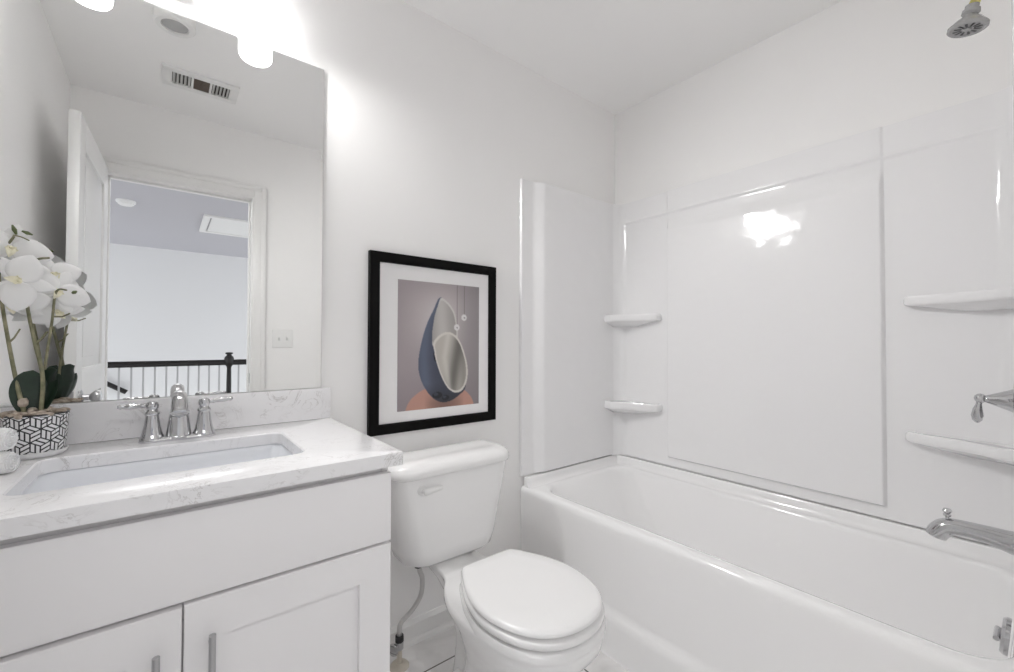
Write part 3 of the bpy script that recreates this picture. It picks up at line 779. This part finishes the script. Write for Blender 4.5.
# upstand lip running round the three walls, its cove meeting the deck
cv = [(0.0, 0.522), (0.014, 0.522), (0.017, 0.518), (0.0185, 0.500), (0.022, 0.489), (0.029, 0.482), (0.042, TZ - 0.0005), (0.0, 0.475)]
g.loft([[(TX1 - d - 0.012, y, z) for d, z in cv] for y in (TY0, TY1)])
g.loft([[(x, TY1 - d - 0.016, z) for d, z in cv] for x in (TX0 + 0.012, TX1)])
g.loft([[(x, TY0 + d, z) for d, z in cv] for x in (TX0 + 0.012, TX1)])
g.build('tub_shell', TUBM, tb, ang=40)
ovp = G()
Mo = basis((1.61, -1.4505, 0.425), (0, 1, 0.09))
ovp.lathe([(0.044, 0), (0.044, 0.008), (0.039, 0.014), (0.010, 0.016), (0, 0.0165)], Mo, n=32)
ov = ovp.build('overflow_plate', CHROME, tb)
G().tube([(1.580, -1.430, 0.425), (1.64, -1.430, 0.425)], [0.006, 0.006], n=10).build('trip_lever', CHROME, ov)
G().lathe([(0.034, 0.1125), (0.034, 0.115), (0.028, 0.117), (0, 0.1175)], Matrix.Translation((1.61, -1.22, 0)), n=28).build('drain', CHROME, tb)

# ---------------------------------------------------------------- shower surround: three moulded wall panels with corner shelves
su = thing('shower_surround', 'glossy white moulded three wall surround above the bathtub', 'shower surround', (1.9, -0.73, 0.525))
SZ0, SZ1 = 0.5255, 1.905
def grid_lines(a, b, step, feats):
    s = set(np.round(np.arange(a, b + 1e-9, step), 5)); s.add(a); s.add(b)
    for f, w in feats:
        for k in np.linspace(-w, w, 13):
            if a < f + k < b: s.add(round(f + k, 5))
    return sorted(s)
PY0, PY1, PZa, PZb = -1.157, -0.340, 0.575, 1.795
def off_B(y, z):
    o = 0.0
    ex = ssm(PY0 - 0.009, PY0 + 0.002, y) * (1 - ssm(PY1 - 0.002, PY1 + 0.009, y))
    ez = ssm(PZa - 0.009, PZa + 0.002, z)
    # scooped head of the raised field, and the band above it
    if z < PZb:
        h = 0.017 - 0.013 * ssm(1.695, 1.755, z) * 1.0
    else:
        h = 0.006
    o += ex * ez * h
    o += 0.004 * ssm(PZb - 0.002, PZb + 0.006, z)
    # small bead over the seam at the head of the panel
    o += 0.0035 * math.exp(-((z - PZb) / 0.006) ** 2)
    r = 0.062
    for d in (-0.038 - y, y + 1.474):
        if d < r:
            dd = max(d, 0)
            o = max(o, r - math.sqrt(max(r * r - (r - dd) ** 2, 0)) + o * (dd / r))
    return o
X0B = 1.974
ys = grid_lines(-1.510, -0.004, 0.02, [(PY0, 0.016), (PY1, 0.016), (-0.05, 0.045), (-1.45, 0.04)])
zs = grid_lines(SZ0, SZ1, 0.03, [(PZa, 0.016), (PZb, 0.02), (1.725, 0.04)])
def sheet(ulines, vlines, f, back):
    """grid of front points f(u,v) closed to a back plane through back(u,v)"""
    q = G(); nu, nv = len(ulines), len(vlines)
    vs = [f(u, v) for v in vlines for u in ulines]
    fs = [(j * nu + i, j * nu + i + 1, (j + 1) * nu + i + 1, (j + 1) * nu + i) for j in range(nv - 1) for i in range(nu - 1)]
    per = [(i, 0) for i in range(nu)] + [(nu - 1, j) for j in range(1, nv)] + [(i, nv - 1) for i in range(nu - 2, -1, -1)] + [(0, j) for j in range(nv - 2, 0, -1)]
    b0 = len(vs); vs += [back(ulines[i], vlines[j]) for i, j in per]
    k = len(per)
    for a in range(k):
        c = (a + 1) % k
        fs.append((per[a][1] * nu + per[a][0], b0 + a, b0 + c, per[c][1] * nu + per[c][0]))
    q.add(vs, fs); return q
sheet(ys, zs, lambda y, z: (X0B - 0.0 - off_B(y, z), y, z), lambda y, z: (XR - 0.0005, y, z)).build('back_panel', ACR, su, ang=35)
AX0 = 1.277
def off_A(x, z):
    e = 0.012 - 0.010 * (1 - ssm(AX0 - 0.001, AX0 + 0.006, x))
    rz = ssm(SZ0 - 0.004, SZ0 + 0.006, z)
    e += 0.026 * ssm(1.344, 1.408, x) * rz
    return e
xs = grid_lines(AX0, 1.972, 0.03, [(1.37, 0.045), (AX0 + 0.003, 0.006)])
zA = grid_lines(SZ0, 1.900, 0.05, [(SZ0 + 0.02, 0.02)])
sheet(xs, zA, lambda x, z: (x, -off_A(x, z), z), lambda x, z: (x, -0.0005, z)).build('end_panel', ACR, su, ang=35)
sheet(xs, zA, lambda x, z: (x, -1.512 + off_A(x, z), z), lambda x, z: (x, -1.5115, z)).build('end_panel', ACR, su, ang=35)
def shelf(zt, th, mirror, inner, reach):
    """corner shelf: plan outline from the end panel to a point along the back panel"""
    f = (lambda y: -1.512 - y) if mirror else (lambda y: y)
    plan = [(1.985, -0.020), (1.985, -reach), (1.952, -reach), (1.934, -reach + 0.012), (1.918, -reach + 0.055), (1.888, -reach * 0.52), (inner + 0.010, -0.104), (inner - 0.002, -0.084), (inner, -0.064), (inner + 0.002, -0.020)]
    pl = [plan[0], plan[1]] + [(p.x, p.y) for p in spline([(a, b, 0) for a, b in plan[2:9]], 24, closed=False)] + [plan[9]]
    def ring(s, z): return [(1.985 - (1.985 - x) * s, f(-0.020 + (y + 0.020) * s), z) for x, y in pl]
    q = G().loft([ring(0.50, zt - th * 1.8), ring(0.80, zt - th * 1.3), ring(0.945, zt - th * 1.06), ring(0.98, zt - th * 0.99), ring(0.995, zt - th * 0.88), ring(1.0, zt - th * 0.72), ring(1.0, zt - th * 0.30), ring(0.992, zt - th * 0.12), ring(0.975, zt), ring(0.93, zt + 0.0005), ring(0.90, zt - 0.004), ring(0.5, zt - 0.005)])
    return q.build('corner_shelf', ACR, su, ang=50)
shelf(1.288, 0.034, False, 1.845, 0.300)
shelf(0.828, 0.038, False, 1.845, 0.302)
shelf(1.296, 0.030, True, 1.845, 0.296)
shelf(0.843, 0.032, True, 1.845, 0.296)

# ---------------------------------------------------------------- shower and tub fittings on the plumbing wall
HX, WYP = 1.61, -1.4745
sh = thing('shower_fitting', 'grey shower head with slotted face on a short brass pipe', 'shower head', (HX, -1.512, 2.06))
G().tube(spline([(HX, -1.5122, 2.095), (HX, -1.480, 2.098), (HX, -1.455, 2.084), (HX, -1.430, 2.056), (HX, -1.408, 2.012)], 20, closed=False), 0.0105, n=14).build('shower_arm', BRASS, sh)
G().lathe([(0.030, 0), (0.030, 0.003), (0.020, 0.010), (0.0115, 0.011)], basis((HX, -1.512, 2.095), (0, 1, 0)), n=28).build('flange', CHROME, sh)
hd = Vector((0, 0.16, -0.98)).normalized()
SHG = mat('shower_grey', (0.42, 0.42, 0.42), 0.25, 0.5)
Mh = basis((HX, -1.405, 2.010), hd)
hb = G().lathe([(0.012, 0), (0.0135, 0.001), (0.0135, 0.010), (0.017, 0.012), (0.018, 0.020), (0.014, 0.025), (0.016, 0.029), (0.026, 0.038), (0.036, 0.049), (0.0385, 0.052), (0.0385, 0.058), (0.036, 0.0605), (0.033, 0.0605), (0.031, 0.0585), (0, 0.0585)], Mh, n=40).build('head', SHG, sh)
g = G(); nn = 12
for i in range(nn):
    a = 2 * PI * i / nn; c, s_ = math.cos(a), math.sin(a)
    pts = [(0.012, -0.0016), (0.027, -0.0028), (0.027, 0.0028), (0.012, 0.0016)]
    g.loft([[tuple(Mh @ Vector((c * r - s_ * w, s_ * r + c * w, zz))) for r, w in pts] for zz in (0.0586, 0.0592)])
g.build('spray_slots', DARKM, hb)
G().lathe([(0.008, 0.0585), (0.008, 0.0615), (0.006, 0.063), (0, 0.063)], Mh, n=20).build('centre_nozzle', SHG, hb)

vh = thing('tub_valve', 'chrome single lever tub valve on the plumbing wall above the spout', 'valve', (HX, WYP, 1.005))
G().lathe([(0.080, 0), (0.080, 0.003), (0.074, 0.008), (0.040, 0.012)], basis((HX, WYP, 1.000), (0, 1, 0)), n=40).build('escutcheon', CHROME, vh)
hb = G().lathe([(0.034, 0.006), (0.032, 0.011), (0.029, 0.016), (0.024, 0.026), (0.018, 0.040), (0.0115, 0.055), (0.008, 0.063), (0.0085, 0.066), (0.0095, 0.069), (0.007, 0.072), (0, 0.073)], basis((HX, WYP - 0.004, 1.000), (0, 1, 0)), n=32).build('bell', CHROME, vh)
kx = G(); c = Vector((HX, WYP + 0.066, 1.001))
kx.lathe([(0.0, -0.012), (0.006, -0.0105), (0.0105, -0.006), (0.012, 0), (0.0105, 0.006), (0.006, 0.0105), (0, 0.012)], basis(c, (0, 0, 1)), n=20)
kx.tube([c + Vector((0, 0.002, -0.008)), c + Vector((0, 0.003, -0.016)), c + Vector((0, 0.005, -0.028)), c + Vector((0, 0.006, -0.044)), c + Vector((0, 0.0065, -0.056)), c + Vector((0, 0.0065, -0.062))], [0.006, 0.0055, 0.009, 0.0115, 0.009, 0.003], n=16)
kx.build('lever', CHROME, vh)

tsp = thing('tub_spout', 'chrome tub spout with pull up diverter knob over the bathtub', 'spout', (HX, WYP, 0.665))
path = spline([(HX, WYP + 0.001, 0.654), (HX, WYP + 0.020, 0.656), (HX, WYP + 0.06, 0.661), (HX, WYP + 0.104, 0.662), (HX, WYP + 0.129, 0.657), (HX, WYP + 0.144, 0.641), (HX, WYP + 0.149, 0.628)], 30, closed=False)
rad = [p.x for p in spline([(r, 0, 0) for r in (0.033, 0.027, 0.022, 0.0205, 0.022, 0.0225, 0.021)], 30, closed=False)]
ts = G().tube(path, rad, n=28).build('spout_body', CHROME, tsp)
G().lathe([(0.040, 0), (0.040, 0.005), (0.034, 0.010), (0.028, 0.011)], basis((HX, WYP, 0.654), (0, 1, 0)), n=32).build('flange', CHROME, tsp)
G().lathe([(0.004, -0.004), (0.004, 0.006), (0.0075, 0.008), (0.0085, 0.012), (0.0055, 0.015), (0.0085, 0.018), (0.0095, 0.022), (0.007, 0.027), (0, 0.028)], Matrix.Translation((HX, WYP + 0.128, 0.678)), n=18).build('diverter_knob', CHROME, tsp)

# ---------------------------------------------------------------- potted orchid
OX, OY, OZ = -0.222, -0.112, KZ1
po = thing('potted_orchid', 'white orchid in a black and white patterned pot at the counter corner', 'potted plant', (OX, OY, OZ))
G().lathe([(0.040, 0.0), (0.043, 0.001), (0.049, 0.006), (0.0525, 0.013), (0.050, 0.0135), (0.047, 0.008), (0, 0.007)], Matrix.Translation((OX, OY, OZ)), n=40).build('saucer', POTW, po)
R0, R1, HZ0, HZ1 = 0.0470, 0.0525, OZ + 0.0085, OZ + 0.094
g = G()
g.lathe([(R0 - 0.003, HZ0 - OZ - 0.0), (R0, HZ0 - OZ + 0.002), (R1, HZ1 - OZ), (R1 - 0.003, HZ1 - OZ + 0.0012), (R1 - 0.006, HZ1 - OZ - 0.001), (R1 - 0.008, HZ1 - OZ - 0.016), (0, HZ1 - OZ - 0.017)], Matrix.Translation((OX, OY, OZ)), n=64)
def on_pot(u, v, lift=0.0004):
    t = (v - HZ0) / (HZ1 - HZ0); r = R0 + (R1 - R0) * t + lift
    a = u / 0.0515
    return (OX + r * math.cos(a), OY + r * math.sin(a), v)
nhex = 10
hx = 2 * PI * 0.0515 / nhex; sd_ = hx / math.sqrt(3)
row = 0; v = HZ0 - sd_
while v < HZ1 + sd_:
    for i in range(nhex):
        cu = (i + (0.5 if row % 2 else 0)) * hx
        hexp = [Vector((cu + sd_ * math.sin(PI / 3 * k), v + sd_ * math.cos(PI / 3 * k))) for k in range(6)]
        cc = Vector((cu, v))
        for k in (0, 2, 4):
            a_, b_, c_ = hexp[k], hexp[(k + 1) % 6], hexp[(k + 2) % 6]
            # rhombus cc,a,b,c split lengthwise into two bars
            for h0, h1 in ((0.0, 0.5), (0.5, 1.0)):
                q = []
                for s_, t_ in ((0.06, h0 + 0.085), (0.93, h0 + 0.085), (0.93, h1 - 0.085), (0.07, h1 - 0.085)):
                    q.append(cc + (a_ - cc) * s_ + (c_ - cc) * t_)
                zz = [min(max(p.y, HZ0 + 0.003), HZ1 - 0.002) for p in q]
                if max(zz) - min(zz) < 0.0015: continue
                g.add([on_pot(p.x, z_) for p, z_ in zip(q, zz)], [(0, 1, 2, 3)], 1)
    v += 1.5 * sd_; row += 1
pot = g.build('pot', [POTB, POTW], po, ang=30)
g = G()
for i in range(75):
    a = random.uniform(0, 2 * PI); r = 0.047 * math.sqrt(random.random())
    c = Vector((OX + r * math.cos(a), OY + r * math.sin(a), HZ1 - 0.003 + random.uniform(-0.002, 0.006) + 0.007 * (1 - (r / 0.047) ** 2)))
    s_ = random.uniform(0.005, 0.009)
    M = Matrix.Translation(c) @ Matrix.Rotation(random.uniform(0, 3), 4, 'Z') @ Matrix.Rotation(random.uniform(-0.5, 0.5), 4, 'X') @ Matrix.Diagonal((s_ * 1.4, s_, s_ * 0.7, 1))
    g.lathe([(0.05, -1), (0.6, -0.75), (0.98, -0.15), (0.9, 0.4), (0.5, 0.85), (0.05, 1)], M, n=8)
st = g.build('pebbles', PEB, po, ang=80)
st['kind'] = 'stuff'

def blade(base, mid, tip, wmax, normal, name, M_, parent, fold=0.25, nl=14, prof=None):
    """leaf or petal along a 3 point arc, with a keel and real thickness"""
    b0, m0, t0 = Vector(base), Vector(mid), Vector(tip)
    nrm = Vector(normal).normalized()
    q = G(); rings = []
    nw = 7
    for i in range(nl):
        t = i / (nl - 1)
        p = b0 * (1 - t) ** 2 + m0 * 2 * t * (1 - t) + t0 * t * t
        d = ((m0 - b0) * (1 - t) + (t0 - m0) * t).normalized()
        sdv = d.cross(nrm).normalized(); nn_ = sdv.cross(d).normalized()
        w = wmax * (prof(t) if prof else math.sin(PI * min(1, (t * 0.97 + 0.03)) ** 0.8))
        w = max(w, 0.0006)
        top, bot = [], []
        for k in range(nw):
            u = k / (nw - 1) * 2 - 1
            hgt = fold * w * (abs(u) ** 1.4)
            pp = p + sdv * u * w + nn_ * hgt
            th = 0.0011 * (1 - 0.7 * u * u)
            top.append(tuple(pp + nn_ * th)); bot.append(tuple(pp - nn_ * th * 0.3))
        rings.append(top + bot[::-1])
    q.loft(rings)
    return q.build(name, M_, parent, ang=70) if name else q

base = Vector((OX, OY, HZ1))
rnd = lambda t: (max(0.0, math.sin(PI * min(1.0, 0.05 + 0.95 * t)))) ** 0.55
blade(base + Vector((-0.006, -0.012, -0.004)), base + Vector((-0.014, -0.014, 0.062)), base + Vector((-0.002, -0.022, 0.096)), 0.029, (0.30, -0.95, 0.15), 'leaf', LEAFM, po, fold=0.10, prof=rnd)
blade(base + Vector((0.006, 0.004, -0.004)), base + Vector((0.014, 0.010, 0.080)), base + Vector((0.034, -0.010, 0.094)), 0.022, (-0.25, -0.85, 0.45), 'leaf', LEAFM, po, fold=0.30, prof=rnd)
blade(base + Vector((0.004, -0.010, -0.004)), base + Vector((0.026, -0.010, 0.034)), base + Vector((0.036, -0.022, 0.074)), 0.017, (-0.55, -0.75, 0.35), 'leaf', LEAFM, po, fold=0.35, prof=rnd)
blade(base + Vector((-0.004, 0.014, -0.004)), base + Vector((-0.010, 0.034, 0.050)), base + Vector((0.012, 0.038, 0.076)), 0.022, (0, -0.9, 0.4), 'leaf', LEAFM, po, fold=0.2, prof=rnd)

def stemtube(pts, r0, r1):
    path = spline(pts, 36, closed=False)
    return G().tube(path, [r0 + (r1 - r0) * i / 35 for i in range(36)], n=9).build('stem', STEMM, po)
# stem spines rise from the bark and arch toward the flowers
s1 = stemtube([base + Vector((-0.012, -0.020, -0.006)), base + Vector((-0.024, -0.022, 0.06)), base + Vector((-0.037, -0.024, 0.150)), base + Vector((-0.050, -0.020, 0.250)), base + Vector((-0.055, -0.012, 0.330)), base + Vector((-0.035, -0.014, 0.385))], 0.0042, 0.0022)
s2 = stemtube([base + Vector((0.010, -0.020, -0.006)), base + Vector((0.012, -0.020, 0.08)), base + Vector((-0.002, -0.016, 0.160)), base + Vector((-0.016, -0.006, 0.25)), base + Vector((-0.010, -0.004, 0.33)), base + Vector((0.018, -0.014, 0.345))], 0.0042, 0.0022)
s3 = stemtube([base + Vector((0.006, 0.012, -0.006)), base + Vector((0.010, 0.016, 0.10)), base + Vector((0.020, 0.010, 0.20)), base + Vector((0.028, -0.004, 0.27)), base + Vector((0.046, -0.014, 0.275))], 0.0032, 0.0018)
for tsrc, ttip in (((-0.038, -0.024, 0.155), (-0.020, -0.034, 0.185)), ((-0.001, -0.016, 0.155), (0.018, -0.028, 0.180)), ((0.026, -0.002, 0.215), (0.052, -0.018, 0.222))):
    a, b2 = base + Vector(tsrc), base + Vector(ttip)
    G().tube([a, a.lerp(b2, 0.5) + Vector((0, 0, -0.004)), b2], [0.0022, 0.0017, 0.0015], n=7).build('stem', STEMM, po)
# raffia tie
G().lathe([(0.0055, 0), (0.008, 0.004), (0.0085, 0.012), (0.0055, 0.018)], Matrix.Translation(base + Vector((-0.016, -0.021, 0.018))), n=10).build('tie', PEB, po)

def flower(c, facing, size, roll=0.0):
    Mx = basis(c, facing) @ Matrix.Rotation(roll, 4, 'Z')
    def L(x, y, z): return Mx @ Vector((x, y, z))
    nv = Mx.to_3x3() @ Vector((0, 0, 1))
    q = G()
    wide = lambda t: (math.sin(PI * min(1.0, 0.04 + 0.96 * t ** 0.75))) ** 0.62
    slim = lambda t: (math.sin(PI * min(1.0, 0.06 + 0.94 * t ** 0.85))) ** 0.8
    S_ = size
    for a, ln, w, pf_, zoff in ((90, 0.95, 0.26, slim, -0.004), (215, 0.92, 0.26, slim, -0.004), (325, 0.92, 0.26, slim, -0.004), (8, 1.05, 0.46, wide, 0.001), (172, 1.05, 0.46, wide, 0.001)):
        ca, sa = math.cos(math.radians(a)), math.sin(math.radians(a))
        bq = blade(L(0, 0, zoff), L(ca * S_ * ln * 0.55, sa * S_ * ln * 0.55, zoff + 0.12 * S_), L(ca * S_ * ln, sa * S_ * ln, zoff - 0.10 * S_), w * S_, nv, None, None, None, fold=-0.16, nl=12, prof=pf_)
        q.add(bq.v, bq.f)
    fo = q.build('flower', PETAL, po, ang=80)
    lp = G()
    for a in (-140, -40):
        ca, sa = math.cos(math.radians(a)), math.sin(math.radians(a))
        bq = blade(L(0, 0, 0.003), L(ca * S_ * 0.16, sa * S_ * 0.16, 0.012), L(ca * S_ * 0.20, sa * S_ * 0.20 + 0.004, 0.018), 0.10 * S_, nv, None, None, None, fold=0.5, nl=8)
        lp.add(bq.v, bq.f)
    bq = blade(L(0, 0, 0.003), L(0, -S_ * 0.18, 0.018), L(0, -S_ * 0.36, 0.012), 0.12 * S_, nv, None, None, None, fold=0.6, nl=8); lp.add(bq.v, bq.f)
    lp.tube([L(0, 0, 0.0), L(0, 0.001, 0.006), L(0, -0.002, 0.012)], [0.0035, 0.004, 0.002], n=10)
    lp.build('flower_lip', LIPM, fo)
    return fo
def P(x, z, y=-0.11): return Vector((x, y, z))
flower(P(-0.262, 1.338, -0.125), (0.30, -0.85, 0.10), 0.064, -0.22)
flower(P(-0.242, 1.264, -0.165), (0.25, -0.95, 0.05), 0.060, -1.75)
flower(P(-0.195, 1.254, -0.100), (0.40, -0.85, 0.05), 0.060, -0.45)
flower(P(-0.196, 1.210, -0.085), (0.2, -0.75, -0.30), 0.052, 0.7)
flower(P(-0.296, 1.273, -0.110), (-0.2, -0.95, 0.0), 0.055, 0.2)
flower(P(-0.258, 1.220, -0.120), (0.1, -0.95, -0.25), 0.056, 0.1)
flower(P(-0.206, 1.293, -0.080), (0.35, -0.85, 0.25), 0.054, 0.25)
for (x, z, y, dx, dz) in ((-0.258, 1.380, -0.12, -0.003, 0.010), (-0.239, 1.376, -0.12, 0.008, -0.003), (-0.162, 1.250, -0.14, 0.004, 0.003), (-0.258, 1.288, -0.155, 0.006, 0.004)):
    c = P(x, z, y)
    G().tube([c - Vector((dx, 0, dz)), c, c + Vector((dx, 0, dz))], [0.0018, 0.0042, 0.0014], n=10).build('bud', BUDM, po)
G().tube(spline([P(-0.236, 1.360, -0.118), P(-0.248, 1.366, -0.12), P(-0.260, 1.368, -0.12)], 10, closed=False), 0.0014, n=7).build('stem', STEMM, po)

# ---------------------------------------------------------------- rolled towels at the left end of the counter
def roll_towel(p, d, r, ln, label):
    M = basis(p, d)
    q = G()
    rings = []
    n = 40
    for zz, sc in ((0, 0.80), (0.004, 0.93), (0.012, 1.0), (ln * 0.5, 1.02), (ln - 0.012, 1.0), (ln - 0.004, 0.93), (ln, 0.80)):
        rings.append([tuple(M @ Vector((r * sc * math.cos(2 * PI * j / n), r * sc * math.sin(2 * PI * j / n), zz))) for j in range(n)])
    q.loft(rings)
    # the spiral of the roll at each end
    for zz, sg in ((-0.001, -1), (ln + 0.001, 1)):
        pth = []
        for i in range(70):
            a = i / 69 * 2 * PI * 3.2; rr_ = r * (0.10 + 0.80 * i / 69)
            pth.append(M @ Vector((rr_ * math.cos(a), rr_ * math.sin(a), zz)))
        q.tube(pth, r * 0.085, n=6)
    return tag(q.build('rolled_towel', TOWEL, ang=70), label, 'towel', 'rolled white towels on the counter')
roll_towel((-0.226, -0.272, KZ1 + 0.0215), (-1, 0.35, 0), 0.021, 0.12, 'rolled white towel lying on the counter below another, beside the orchid pot')
roll_towel((-0.230, -0.268, KZ1 + 0.0655), (-1, 0.30, 0.0), 0.022, 0.12, 'rolled white towel on top of the other towel, beside the orchid pot')
